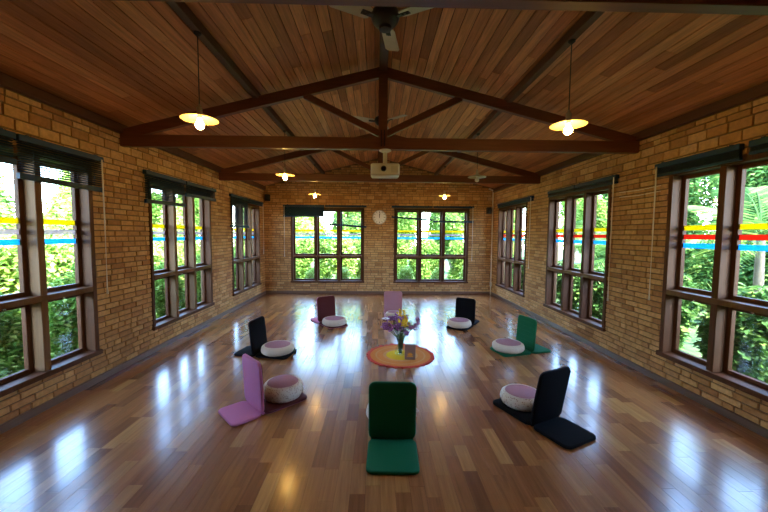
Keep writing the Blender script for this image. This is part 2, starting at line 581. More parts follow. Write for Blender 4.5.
def slab_with_openings(name, s0, s1, z0, z1, opens, place, gable=None):
    """mortar slab: cells between the openings; place(s, d, z) -> xyz with d=0 on the face and d=WALL_T outside"""
    b = MB()
    cells = []
    ss = sorted({s0, s1, *[v for o in opens for v in o]})
    for i in range(len(ss) - 1):
        a, c = ss[i], ss[i + 1]
        if any(abs(a - o[0]) < 1e-6 for o in opens):
            cells += [(a, c, z0, WIN_Z0), (a, c, WIN_Z1, z1)]
        else:
            cells.append((a, c, z0, z1))
    for a, c, za, zb in cells:
        v = [place(p, d, q) for q in (za, zb) for (p, d) in ((a, 0), (c, 0), (c, WALL_T), (a, WALL_T))]
        b.add(v, [(0, 3, 2, 1), (4, 5, 6, 7), (0, 1, 5, 4), (1, 2, 6, 5), (2, 3, 7, 6), (3, 0, 4, 7)])
    if gable:
        pts = [(s0, z1), (s1, z1), (s1, gable(s1)), (XC, gable(XC)), (s0, gable(s0))]
        v = [place(p, 0, q) for p, q in pts] + [place(p, WALL_T, q) for p, q in pts]
        b.add(v, [(0, 1, 2, 3, 4), (9, 8, 7, 6, 5)] + [(i, (i + 1) % 5, 5 + (i + 1) % 5, 5 + i) for i in range(5)])
    return tag(b.build(name, M['mortar']), kind='structure')

BR_D = 0.03
def brick_wall(name, s0, s1, opens, place, rot, rows, n_obj, gable=None, top=None, z1=CEIL_WALL):
    wall = slab_with_openings(name, s0, s1, -0.05, z1, opens, place, gable)
    pieces = []
    for (a, b, za, zb) in brick_list(s0, s1, opens, rows, top):
        jut = random.uniform(-0.004, 0.004)
        # brick face stands 9 mm proud of the mortar
        c = place((a + b) / 2, BR_D / 2 - 0.013 - jut, (za + zb) / 2)
        pieces.append((c, math.sqrt((b - a) * (zb - za)), (b - a, zb - za)))
    big, rest = split_pieces(pieces, n_obj)
    for c, _, (l, h) in big:
        put('brick', brick_mesh(l, h, BR_D), wall, c, (0, 0, rot))
    mb = MB()
    for c, _, (l, h) in rest:
        mt = Matrix.Translation(c) @ Matrix.Rotation(rot, 4, 'Z')
        mb.box(-l / 2, l / 2, -BR_D / 2, BR_D / 2, -h / 2, h / 2, 0, mt)
    if rest:
        tag(mb.build('brick_courses', M['brick'], wall), kind='stuff')
    return wall

FACE = 0.013
wall_left = brick_wall('wall_left', YF, YB, LEFT_OPEN, lambda s, d, z: (XL - FACE - d, s, z), R(90), ROWS, 300)
wall_right = brick_wall('wall_right', YF, YB, RIGHT_OPEN, lambda s, d, z: (XR + FACE + d, s, z), R(90), ROWS, 300)
grow = list(ROWS)
zz = grow[-1][1]
while zz < CEIL_RIDGE:
    grow.append((zz, zz + PITCH, 'thin')); zz += PITCH
def gable_half(zt):
    return 9.0 if zt < CEIL_WALL else (CEIL_RIDGE - zt) / SLOPE
wall_back = brick_wall('wall_back', XL - WALL_T, XR + WALL_T, BACK_OPEN, lambda s, d, z: (s, YB + FACE + d, z), 0, grow, 0, gable=ceil_z, top=gable_half, z1=CEIL_WALL - 0.1)
wall_front = brick_wall('wall_front', XL - WALL_T, XR + WALL_T, [], lambda s, d, z: (s, YF - FACE - d, z), 0, grow, 0, gable=ceil_z, top=gable_half, z1=CEIL_WALL - 0.1)

# ------------------------------------------------------------------ floor of short boards
floor_mb = MB()
floor_mb.box(XL - WALL_T, XR + WALL_T, YF - WALL_T, YB + WALL_T, -0.25, -0.014)
floor = tag(floor_mb.build('floor', M['dark_gap']), kind='structure')
boards = []
BW = 0.1
rr = random.Random(5)
nrow = int((XR - XL) / BW) + 1
for i in range(nrow):
    x0 = XL + i * BW
    x1 = min(x0 + BW, XR)
    if x1 - x0 < 0.02: continue
    y = YF - rr.random() * 0.6
    while y < YB:
        l = rr.choice((0.30, 0.40, 0.46, 0.55, 0.65, 0.80))
        a, b = max(y, YF), min(y + l, YB)
        if b - a > 0.03:
            boards.append((((x0 + x1) / 2, (a + b) / 2, -0.007), math.sqrt((b - a) * (x1 - x0)), (x1 - x0 - 0.0010, b - a - 0.0010, 0.014)))
        y += l
def board_pieces(boards, parent, mat, name, stuffname, n, matrix_of=None, bev=0.0004):
    big, rest = split_pieces(boards, n)
    cache = {}
    for c, _, d in big:
        k = tuple(round(q, 4) for q in d)
        if k not in cache:
            b = MB(); b.bbox(-d[0] / 2, d[0] / 2, -d[1] / 2, d[1] / 2, -d[2] / 2, d[2] / 2, bev)
            cache[k] = b.mesh(name, mat)
        put(name, cache[k], parent, c, (0, matrix_of(c), 0) if matrix_of else None)
    mb = MB()
    for c, _, d in rest:
        mt = Matrix.Translation(c)
        if matrix_of: mt = mt @ Matrix.Rotation(matrix_of(c), 4, 'Y')
        mb.box(-d[0] / 2, d[0] / 2, -d[1] / 2, d[1] / 2, -d[2] / 2, d[2] / 2, 0, mt)
    tag(mb.build(stuffname, mat, parent), kind='stuff')
board_pieces(boards, floor, M['floor'], 'floorboard', 'floorboards', 300)

# ------------------------------------------------------------------ roof and board ceiling
def roof_slab(zoff, t, over, y0, y1):
    b = MB()
    for s in (-1, 1):
        xe = (XL - WALL_T - over) if s < 0 else (XR + WALL_T + over)
        pts = [(XC, CEIL_RIDGE + zoff), (xe, ceil_z(xe) + zoff), (xe, ceil_z(xe) + zoff + t), (XC, CEIL_RIDGE + zoff + t)]
        v = [(p, y0, q) for p, q in pts] + [(p, y1, q) for p, q in pts]
        b.add(v, [(0, 1, 2, 3), (7, 6, 5, 4)] + [(i, (i + 1) % 4, 4 + (i + 1) % 4, 4 + i) for i in range(4)])
    return b
roof = tag(roof_slab(0.022, 0.10, 0.95, YF - 0.8, YB + 0.8).build('roof', M['render_wall']), kind='structure')
ceiling = tag(roof_slab(0.012, 0.009, 0.0, YF, YB).build('ceiling', M['dark_gap']), kind='structure')
ang = math.atan(SLOPE)
planks = []
PW = 0.105
rr = random.Random(9)
for s in (-1, 1):
    half = ((XC - XL) if s < 0 else (XR - XC)) / math.cos(ang)
    n = int(half / PW)
    for i in range(n):
        w = (i + 0.5) * half / n
        cx = XC + s * w * math.cos(ang)
        y = YF - rr.random() * 2.0
        while y < YB:
            l = rr.choice((1.8, 2.4, 2.9, 3.4))
            a, b = max(y, YF), min(y + l, YB)
            if b - a > 0.05:
                jut = rr.uniform(0, 0.002)
                planks.append(((cx, (a + b) / 2, ceil_z(cx) + 0.004 + jut), math.sqrt((b - a) * PW), (half / n - 0.006, b - a - 0.003, 0.014)))
            y += l
board_pieces(planks, ceiling, M['ceiling'], 'ceiling_board', 'ceiling_boards', 300, matrix_of=lambda c: (ang if c[0] > XC else -ang), bev=0.003)

# dark wall plates along the top of the side walls and skirting boards
tag(box_obj('trim_1', XL - 0.02, XL + 0.045, YF, YB, WALL_TOP + 0.005, CEIL_WALL - 0.012, M['beam_y']), kind='structure')
tag(box_obj('trim_2', XR - 0.045, XR + 0.02, YF, YB, WALL_TOP + 0.005, CEIL_WALL - 0.012, M['beam_y']), kind='structure')
tag(box_obj('baseboard_left', XL - 0.008, XL + 0.022, YF, YB, 0.0, 0.075, M['skirting']), kind='structure')
tag(box_obj('baseboard_right', XR - 0.022, XR + 0.008, YF, YB, 0.0, 0.075, M['skirting']), kind='structure')
tag(box_obj('baseboard_back', XL, XR, YB - 0.022, YB + 0.008, 0.0, 0.075, M['skirting']), kind='structure')

# ------------------------------------------------------------------ windows
def make_window(name, width, mid_mat, upright, stripes=True):
    """local frame: x along the wall, y=0 on the inner wall face, +y outwards, z up from the floor"""
    root = tag(empty(name), kind='structure')
    w2 = width / 2
    D = 0.17
    T = 0.055
    F, FL = M['frame'], M['frame_lit']
    box_obj('jamb', -w2, -w2 + T, -0.012, D, WIN_Z0, WIN_Z1, F, root)
    box_obj('jamb', w2 - T, w2, -0.012, D, WIN_Z0, WIN_Z1, F, root)
    box_obj('head', -w2 + T, w2 - T, -0.010, D, WIN_Z1 - T, WIN_Z1, F, root)
    box_obj('sill', -w2 - 0.015, w2 + 0.015, -0.035, D, WIN_Z0 - 0.03, WIN_Z0 + 0.022, F, root)
    cw = (width - 2 * T) / 3
    mull = 0.068
    for k in (1, 2):
        x = -w2 + T + k * cw
        box_obj('mullion', x - mull / 2, x + mull / 2, -0.008, D - 0.02, WIN_Z0 + 0.022, WIN_Z1 - T, upright, root)
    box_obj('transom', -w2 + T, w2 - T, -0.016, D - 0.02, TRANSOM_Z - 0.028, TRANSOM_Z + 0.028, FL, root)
    for k in range(3):
        xa = -w2 + T + k * cw + (mull / 2 if k else 0)
        xb = -w2 + T + (k + 1) * cw - (mull / 2 if k < 2 else 0)
        for (za, zb) in ((WIN_Z0 + 0.022, TRANSOM_Z - 0.028), (TRANSOM_Z + 0.028, WIN_Z1 - T)):
            b = MB()
            S = 0.042
            cx, cz = (xa + xb) / 2, (za + zb) / 2
            hx, hz = (xb - xa) / 2, (zb - za) / 2
            y0, y1 = -0.022, 0.022
            b.bbox(-hx, -hx + S, y0, y1, -hz, hz, 0.003)
            b.bbox(hx - S, hx, y0, y1, -hz, hz, 0.003)
            b.bbox(-hx + S, hx - S, y0, y1, -hz, -hz + S, 0.003)
            b.bbox(-hx + S, hx - S, y0, y1, hz - S, hz, 0.003)
            sash = b.build('sash', F, root, loc=(cx, 0.122, cz))
            p = MB()
            p.box(-hx + S - 0.004, hx - S + 0.004, -0.003, 0.003, -hz + S - 0.004, hz - S + 0.004)
            p.build('pane', M['glass'], sash)
            if stripes and za > TRANSOM_Z:
                for zc, mt in ((1.80, 'yellow'), (1.70, mid_mat), (1.605, 'blue')):
                    if mt is None: continue
                    t = MB()
                    t.box(-hx + S, hx - S, -0.0055, -0.0035, zc - cz - 0.026, zc - cz + 0.026)
                    t.build('tape_stripe', M[mt], sash)
            if za < TRANSOM_Z:
                h = MB()
                h.bbox(-0.012, 0.012, -0.05, -0.022, hz - 0.03, hz - 0.01, 0.003)
                h.build('latch', M['chrome'], sash)
    return root

win_n = 0
for (a, b) in LEFT_OPEN:
    win_n += 1
    w = make_window('window_%d' % win_n, b - a, 'faded', M['frame_lit'])  # mullions on this side take the wood with daylight painted in
    w.location = (XL, (a + b) / 2, 0); w.rotation_euler = (0, 0, R(90))
for (a, b) in RIGHT_OPEN:
    win_n += 1
    w = make_window('window_%d' % win_n, b - a, 'red', M['frame'])
    w.location = (XR, (a + b) / 2, 0); w.rotation_euler = (0, 0, R(-90))
for (a, b) in BACK_OPEN:
    win_n += 1
    w = make_window('window_%d' % win_n, b - a, 'faded', M['frame'])
    w.location = ((a + b) / 2, YB, 0)

# ------------------------------------------------------------------ venetian blinds
def make_blind(label, width, drop_l, drop_r, tilt=12, cord=0.0, cord_side=1, group=None, bunch=False, rail=0.05):
    """local frame: x along the wall centred, y=0 against the wall, -y into the room, z=0 top of the head rail"""
    root = tag(empty('venetian_blind'), label, 'blind', group)
    w2 = width / 2
    b = MB(); b.bbox(-w2, w2, -0.064, -0.010, -0.052, 0.004, 0.004)
    b.build('head_rail', M['blind'], root)
    for sx in (-0.8, 0.8):
        c = MB(); c.box(sx * w2 - 0.012, sx * w2 + 0.012, -0.05, 0.0, -0.005, 0.014)
        c.build('bracket', M['blind'], root)
    d = min(drop_l, drop_r)
    if bunch: rail = 0.024
    s = MB()
    ca, sa = math.cos(R(tilt)), math.sin(R(tilt))
    if bunch:
        n = int((d - 0.06) / 0.0042)
        zs = [-0.044 - 0.0042 * (i + 1) for i in range(n)]
        for i, zc in enumerate(zs):
            j = random.uniform(-0.0025, 0.0025)
            s.box(-w2 + 0.006, w2 - 0.006, -0.055 + j, -0.018 + j, zc - 0.0008, zc + 0.0008)
    else:
        n = max(2, int((d - 0.07) / 0.0225))
        for i in range(n):
            f = (i + 1) / (n + 1)
            zl, zr = -0.045 - f * (drop_l - 0.07), -0.045 - f * (drop_r - 0.07)
            v = []
            for xx, zc in ((-w2 + 0.006, zl), (w2 - 0.006, zr)):
                for t, up in ((-1, 0), (0, 0.0022), (1, 0)):
                    v.append((xx, -0.037 + t * 0.0125 * ca, zc - t * 0.0125 * sa + up))
            s.add(v, [(0, 1, 4, 3), (1, 2, 5, 4)])
    if s.v:
        tag(s.build('slats', M['slat'], root), kind='stuff')
    r = MB()
    r.add([(-w2, -0.052, -drop_l), (w2, -0.052, -drop_r), (w2, -0.022, -drop_r), (-w2, -0.022, -drop_l),
           (-w2, -0.052, -drop_l + rail), (w2, -0.052, -drop_r + rail), (w2, -0.022, -drop_r + rail), (-w2, -0.022, -drop_l + rail)],
          [(0, 3, 2, 1), (4, 5, 6, 7), (0, 1, 5, 4), (1, 2, 6, 5), (2, 3, 7, 6), (3, 0, 4, 7)])
    r.build('bottom_rail', M['blind'], root)
    if not bunch:
        for sx in (-0.72, 0.72):
            lt = MB(); dd = drop_l if sx < 0 else drop_r
            lt.box(sx * w2 - 0.001, sx * w2 + 0.001, -0.0535, -0.0515, -dd + 0.02, -0.04)
            lt.build('ladder_cord', M['slat'], root)
    if cord > 0:
        c = MB(); cx = cord_side * (w2 - 0.035)
        c.tube([(cx, -0.066, -0.03), (cx + 0.002, -0.068, -cord * 0.5), (cx, -0.066, -cord)], 0.0075, 6)
        p = c.build('pull_cord', M['cord'], root)
        t = MB(); t.lathe([(0.004, -cord), (0.010, -cord - 0.012), (0.012, -cord - 0.05), (0.005, -cord - 0.056)], 8, 0, Matrix.Translation((cx, -0.066, 0)))
        t.build('cord_pull', M['white'], p, True)
    return root

BZ = 2.545
GB = None
def blind_left(ya, yb, *a, **k):
    b = make_blind(a[0], yb - ya, *a[1:], **k)
    b.location = (XL, (ya + yb) / 2, BZ); b.rotation_euler = (0, 0, R(90))
def blind_right(ya, yb, *a, **k):
    b = make_blind(a[0], yb - ya, *a[1:], **k)
    b.location = (XR, (ya + yb) / 2, BZ); b.rotation_euler = (0, 0, R(-90))
def blind_back(xa, xb, *a, **k):
    b = make_blind(a[0], xb - xa, *a[1:], **k)
    b.location = ((xa + xb) / 2, YB, BZ - 0.03)
blind_left(2.02, 3.05, 'dark blind hanging next to the open-slat blind with the white cord', 0.26, 0.27, 30)
blind_left(3.07, 3.99, 'dark blind with open slats and long white cord before the pink chair', 0.38, 0.39, 26, cord=1.50, cord_side=1)
blind_left(4.70, 5.66, 'dark navy blind lowered over two panes of the middle window behind the pink chair', 0.44, 0.42, 32, cord=0.0)
blind_left(5.69, 6.71, 'dark navy blind drawn up short beside the lowered blind of the middle window', 0.24, 0.23, 30)
blind_left(7.38, 8.39, 'dark navy blind lowered longest of all, on the window near the back corner', 0.71, 0.71, 34)
blind_left(8.42, 9.43, 'thin drawn-up blind with pull cord beside the longest lowered blind', 0.10, 0.10, 10, bunch=True, cord=1.35, cord_side=1)
blind_back(-2.63, -1.48, 'dark half-lowered blind on the back wall next to a slanting blind', 0.34, 0.33, 58, cord=1.4, cord_side=-1)
blind_back(-1.45, -0.29, 'see-through blind with slanting bottom rail beside the wall clock', 0.55, 0.63, 2)
blind_back(0.42, 1.58, 'see-through blind with gently slanting rail between the clock and a level blind', 0.34, 0.42, 2)
blind_back(1.60, 2.76, 'see-through blind with level low rail near the corner pipe', 0.46, 0.46, 2, cord=1.5, cord_side=1)
blind_right(2.02, 2.985, 'navy blind without cord drawn up above the wide window with palms', 0.115, 0.115, bunch=True)
blind_right(3.06, 4.00, 'navy blind drawn up with long white pull cord above the window with palms', 0.145, 0.145, bunch=True, cord=1.55, cord_side=-1)
blind_right(4.65, 5.62, 'navy blind drawn up above the middle window, the cord side near the bare brick', 0.115, 0.115, bunch=True, cord=1.7, cord_side=1)
blind_right(5.64, 6.52, 'navy blind drawn up above the middle window, the half toward the corner pipe', 0.105, 0.105, bunch=True)
blind_right(7.18, 9.24, 'single long navy blind drawn up above the window beside the corner pipe', 0.10, 0.10, bunch=True, cord=1.5, cord_side=1)

# ------------------------------------------------------------------ roof trusses and purlins
def member(p, q, w, h, mat, name, parent, yc):
    """straight timber from p to q (x, z points of its centre line), h deep in the truss plane and w thick"""
    P, Q = Vector((p[0], 0, p[1])), Vector((q[0], 0, q[1]))
    d = Q - P
    b = MB(); b.bbox(-d.length / 2, d.length / 2, -w / 2, w / 2, -h / 2, h / 2, 0.006)
    o = b.build(name, mat, parent)
    o.location = (P + Q) / 2
    o.location.y = yc
    o.rotation_euler = (0, -math.atan2(d.z, d.x), 0)
    return o
RAFT_TOP = -0.068
def make_truss(label):
    root = tag(empty('roof_truss'), label, 'truss', 'timber roof trusses')
    member((XL - 0.02, 2.838), (XR + 0.02, 2.838), 0.075, 0.145, M['beam'], 'tie_beam', root, 0)
    for s in (-1, 1):
        xe = XL + 0.0 if s < 0 else XR - 0.0
        zt = lambda x: ceil_z(x) + RAFT_TOP - 0.066
        member((xe, zt(xe)), (XC, zt(XC)), 0.07, 0.125, M['beam'], 'rafter', root, 0.002 * s)
        member((XC + s * 0.045, 2.965), (XC + s * 0.98, zt(XC + s * 0.98) - 0.05), 0.055, 0.08, M['beam'], 'strut', root, 0.001 * s)
    b = MB(); b.bbox(-0.055, 0.055, -0.045, 0.045, 2.90, CEIL_RIDGE + RAFT_TOP - 0.075, 0.006)
    b.build('king_post', M['beam'], root, loc=(XC, 0, 0))
    s = MB()
    for dx in (-0.02, 0.02):
        s.box(XC + dx - 0.006, XC + dx + 0.006, -0.05, -0.044, 2.80, 3.0)
    s.build('steel_strap', M['black_metal'], root)
    return root
for y, lab in zip(TRUSS_Y, ('wooden truss whose tie beam crosses just before the black ceiling fan',
                            'wooden truss with the white projector hung under its tie beam',
                            'wooden truss standing between the projector and the brick gable')):
    make_truss(lab).location = (0, y, 0)

PURX = (-1.50, 1.65)
for x, lab in zip(PURX, ('long dark purlin carrying three lit pendant lamps', 'long dark purlin carrying the pendant lamp that is off')):
    zc = ceil_z(x)
    o = box_obj('purlin', x - 0.035, x + 0.035, YF, YB, zc - 0.092, zc - 0.008, M['beam_y'])
    tag(o, lab, 'purlin', 'purlins under the board ceiling')

o = box_obj('ridge_beam', XC - 0.05, XC + 0.05, YF, YB, CEIL_RIDGE - 0.13, CEIL_RIDGE - 0.022, M['beam_y'])
tag(o, 'long timber ridge beam running along the top of the ceiling', 'beam')

# ------------------------------------------------------------------ pendant lamps
def make_pendant(lit):
    root = empty('pendant_lamp')
    # local z=0 at shade rim
    b = MB()
    prof = [(0.148, 0.0), (0.150, 0.004), (0.120, 0.016), (0.075, 0.030), (0.038, 0.040), (0.030, 0.040), (0.072, 0.026), (0.118, 0.011), (0.146, 0.0)]
    n = 36
    v, f = [], []
    for r, zz_ in prof:
        for k in range(n):
            a = 2 * math.pi * k / n
            v.append((r * math.cos(a), r * math.sin(a), zz_))
    for i in range(len(prof) - 1):
        for k in range(n):
            f.append((i * n + k, i * n + (k + 1) % n, (i + 1) * n + (k + 1) % n, (i + 1) * n + k))
    b.add(v, f)
    b.build('lamp_shade', M['enamel'], root, True)
    h = MB(); h.lathe([(0.036, 0.036), (0.036, 0.048), (0.022, 0.058), (0.022, 0.10), (0.012, 0.112), (0.006, 0.13)], 16)
    h.build('lamp_holder', M['brass'], root, True)
    s = MB(); s.lathe([(0.018, 0.042), (0.018, 0.012)], 12)
    s.build('socket', M['white'], root, True)
    u = MB()
    prof = [(0.014, 0.012), (0.020, -0.012)] + [(0.036 * math.cos(R(a)), -0.044 + 0.036 * math.sin(R(a))) for a in (40, 15, -10, -35, -60, -82)]
    u.lathe(prof, 14)
    u.build('bulb', M['bulb_on'] if lit else M['bulb_off'], root, True)
    return root
PZ = 2.655
for i, (yy, pl, pr) in enumerate(zip(BAY_Y,
        ('lit cream pendant lamp hanging before the projector truss, over the pink floor chair', 'lit cream pendant lamp hanging just behind the projector truss', 'small lit pendant lamp hanging before the back window with the slanting blind'),
        ('lit cream pendant lamp hanging before the projector truss, on the side with palms', 'white pendant lamp that is switched off', 'small lit pendant lamp before the back window with the level blind'))):
    for x, lab in zip(PURX, (pl, pr)):
        lit = not (i == 1 and x > 0)
        o = make_pendant(lit)
        tag(o, lab, 'lamp', 'pendant lamps')
        o.location = (x, yy, PZ)
        top = ceil_z(x) - 0.092 - PZ
        c = MB(); c.tube([(0, 0, 0.125), (0, 0, top - 0.01)], 0.004, 6)
        c.build('cable', M['black_plastic'], o)
        r = MB(); r.lathe([(0.030, top), (0.030, top - 0.012), (0.010, top - 0.028)], 14)
        r.build('ceiling_rose', M['black_plastic'], o, True)

# ------------------------------------------------------------------ ceiling fans
def make_fan(label, angs):
    root = tag(empty('ceiling_fan'), label, 'fan', 'ceiling fans under the ridge')
    m = MB()
    m.lathe([(0.03, -0.085), (0.075, -0.075), (0.105, -0.045), (0.120, -0.01), (0.115, 0.03), (0.085, 0.055), (0.04, 0.065)], 24)
    m.build('motor', M['black_metal'], root, True)
    r = MB(); r.lathe([(0.014, 0.06), (0.014, 0.26)], 12); r.build('down_rod', M['black_metal'], root, True)
    c = MB(); c.lathe([(0.02, 0.10), (0.055, 0.12), (0.06, 0.16), (0.03, 0.17)], 16); c.build('canopy', M['black_metal'], root, True)
    e = MB(); e.lathe([(0.02, -0.11), (0.05, -0.105), (0.055, -0.085)], 16); e.build('switch_cap', M['black_metal'], root, True)
    for a in angs:
        bl = MB()
        pts = [(0.14, -0.045), (0.17, -0.06), (0.46, -0.068), (0.485, -0.05), (0.485, 0.05), (0.46, 0.068), (0.17, 0.06), (0.14, 0.045)]
        v = [(x, y, zt) for zt in (-0.004, 0.004) for x, y in pts]
        n = len(pts)
        bl.add(v, [tuple(range(n))[::-1], tuple(range(n, 2 * n))] + [(i, (i + 1) % n, n + (i + 1) % n, n + i) for i in range(n)])
        o = bl.build('blade', M['blade'], root, loc=(0, 0, -0.02))
        o.rotation_euler = (Matrix.Rotation(R(a), 4, 'Z') @ Matrix.Rotation(R(11), 4, 'X')).to_euler()
        ir = MB(); ir.box(0.09, 0.22, -0.022, 0.022, -0.010, -0.004)
        for q in (0.16, 0.20):
            ir.lathe([(0.012, -0.016), (0.012, -0.010)], 8, 0, Matrix.Translation((q, 0, 0)))
        ir.build('blade_iron', M['black_metal'], o)
    return root
f1 = make_fan('black ceiling fan with pale blades before the projector truss', (80, 209, 330))
f1.location = (XC - 0.01, 2.95, 3.51)
f2 = make_fan('ceiling fan half hidden behind the king post of the projector truss', (-42, 78, 198))
f2.location = (XC, 5.65, 3.55)

# ------------------------------------------------------------------ projector
pr = tag(empty('projector'), 'white projector hung under the middle truss', 'projector')
pr.location = (0.10, 4.37, 2.765)
b = MB(); b.lathe([(0.075, 0.0), (0.075, -0.012), (0.055, -0.022), (0.032, -0.03)], 24); b.build('mount_plate', M['white'], pr, True)
b = MB(); b.lathe([(0.027, -0.025), (0.027, -0.18)], 16); b.build('mount_pole', M['white'], pr, True)
b = MB(); b.bbox(-0.18, 0.18, -0.13, 0.13, -0.335, -0.185, 0.018); body = b.build('body', M['white'], pr, True)
b = MB(); b.bbox(-0.175, 0.175, -0.134, -0.126, -0.338, -0.318, 0.003); b.build('front_lip', M['grey_plastic'], pr)
rotx = Matrix.Rotation(R(90), 4, 'X')
b = MB(); b.lathe([(0.034, 0.128), (0.034, 0.146), (0.028, 0.148), (0.026, 0.140)], 24, 0, Matrix.Translation((-0.02, 0, -0.255)) @ rotx); ring = b.build('lens_ring', M['black_plastic'], body, True)
b = MB(); b.lathe([(0.026, 0.139), (0.016, 0.144), (0.004, 0.146)], 20, 0, Matrix.Translation((-0.02, 0, -0.255)) @ rotx); b.build('lens', M['lens'], body, True)
b = MB()
for k in range(7):
    b.box(0.075 + k * 0.012, 0.081 + k * 0.012, -0.1315, -0.1295, -0.30, -0.22)
b.build('vent_grille', M['grey_plastic'], body)
for sx in (-1, 1):
    b = MB(); b.tube([(sx * 0.12, 0, -0.186), (0, 0, -0.176)], 0.008, 6); b.build('bracket_arm', M['white'], pr)

# ------------------------------------------------------------------ wall clock
ck = tag(empty('wall_clock'), 'round white wall clock between the two back windows', 'clock')
ck.location = (0.075, YB - 0.002, 2.19)
rx = Matrix.Rotation(R(90), 4, 'X')
b = MB(); b.lathe([(0.19, 0.0), (0.202, 0.012), (0.202, 0.030), (0.188, 0.036), (0.180, 0.022), (0.178, 0.012)], 40, 0, rx); b.build('clock_rim', M['grey_plastic'], ck, True)
b = MB(); b.lathe([(0.182, 0.010), (0.182, 0.016)], 40, 0, rx); dial = b.build('dial', M['clock_face'], ck)
for k in range(12):
    a = R(30 * k)
    t = MB(); L0 = 0.045 if k % 3 == 0 else 0.028
    t.box(-0.006, 0.006, -0.019, -0.0165, 0.165 - L0, 0.165, 0, Matrix.Rotation(a, 4, 'Y'))
    t.build('hour_mark', M['ink'], dial)
for nm, a, l, w in (('hour_hand', 0.0, 0.09, 0.007), ('minute_hand', 0.12, 0.14, 0.005)):
    t = MB(); t.box(-w, w, -0.023, -0.0195, -0.02, l, 0, Matrix.Rotation(a, 4, 'Y')); t.build(nm, M['ink'], ck)

# ------------------------------------------------------------------ small wall fittings
def speaker(label, loc):
    s = tag(empty('wall_speaker'), label, 'speaker', 'corner loudspeakers')
    s.location = loc
    b = MB(); b.bbox(-0.06, 0.06, -0.15, -0.03, -0.09, 0.09, 0.008); b.build('cabinet', M['black_plastic'], s)
    g = MB(); g.bbox(-0.052, 0.052, -0.156, -0.149, -0.082, 0.082, 0.002); g.build('grille', M['black_metal'], s)
    k = MB(); k.box(-0.02, 0.02, -0.035, 0.0, -0.03, 0.03); k.build('bracket', M['black_metal'], s)
speaker('small black loudspeaker high in the corner beside the lowered blinds', (XL + 0.12, YB, 2.70))
speaker('small black loudspeaker beside the white corner pipe', (XR - 0.16, YB, 2.40))
pp = tag(empty('conduit_pipe'), 'thin white conduit pipe running up the brick corner', 'pipe')
b = MB(); b.tube([(XR - 0.035, YB - 0.035, 0.0), (XR - 0.035, YB - 0.035, 2.95)], 0.016, 10); b.build('pipe', M['cord'], pp, True)
for zc in (0.25, 1.0, 1.75, 2.5):
    b = MB(); b.box(XR - 0.06, XR - 0.005, YB - 0.055, YB - 0.015, zc, zc + 0.02); b.build('clip', M['white'], pp)
b = MB(); b.bbox(XR - 0.055, XR - 0.008, YB - 0.06, YB - 0.012, 0.25, 0.36, 0.004); b.build('junction_box', M['white'], pp)
cm = tag(empty('security_camera'), 'small white camera on top of the conduit pipe', 'camera')
b = MB(); b.tube([(XR - 0.06, YB - 0.05, 2.975), (XR - 0.19, YB - 0.16, 3.0)], 0.022, 10); b.build('camera_body', M['white'], cm, True)
b = MB(); b.tube([(XR - 0.035, YB - 0.035, 2.951), (XR - 0.06, YB - 0.05, 2.975)], 0.014, 8); b.build('camera_bracket', M['white'], cm, True)
for k, (za, lab) in enumerate(((2.30, 'upper thin pale cable strung along the bare brick between two windows'), (2.235, 'lower thin pale cable strung along the bare brick between two windows'))):
    b = MB(); b.tube([(XR - 0.006, 4.64, za + 0.0), (XR - 0.008, 4.3, za - 0.012), (XR - 0.006, 3.96, za)], 0.004, 5)
    tag(b.build('wall_cable', M['cord']), lab, 'cable', 'cables on the brick wall')

# ------------------------------------------------------------------ floor chairs
def rounded(w, l, rad, seg=6):
    pts = []
    for cx, cy, a0 in ((w / 2 - rad, l - rad, 0), (-w / 2 + rad, l - rad, 90), (-w / 2 + rad, rad, 180), (w / 2 - rad, rad, 270)):
        for k in range(seg + 1):
            a = R(a0 + 90 * k / seg)
            pts.append((cx + rad * math.cos(a), cy + rad * math.sin(a)))
    return pts
def pad_mesh(w, l, t, top, bottom, rad=0.055, rad0=None, quilt=0):
    """soft slab: x across, y from 0 to l, z from 0 to t; material 0 on the top and 1 underneath"""
    b = MB()
    out = rounded(w, l, rad)
    cx, cy = 0, l / 2
    rings = [(0.975, 0.0), (1.0, t * 0.22), (1.0, t * 0.78), (0.975, t), (0.90, t * 1.06)]
    rings = [(0.90, -t * 0.02)] + rings
    n = len(out)
    v = []
    for s, zz_ in rings:
        for x, y in out:
            v.append((cx + (x - cx) * (s if abs(s - 0.9) > 1e-6 else 0.93), cy + (y - cy) * (s if abs(s - 0.9) > 1e-6 else 0.94), zz_))
    f, mi = [], []
    for i in range(len(rings) - 1):
        for k in range(n):
            f.append((i * n + k, i * n + (k + 1) % n, (i + 1) * n + (k + 1) % n, (i + 1) * n + k)); mi.append(0 if i >= 2 else 1)
    f.append(tuple(range(n))[::-1]); mi.append(1)
    f.append(tuple((len(rings) - 1) * n + k for k in range(n))); mi.append(0)
    b.v, b.f, b.m = v, f, mi
    return b.mesh('pad', [top, bottom], True)

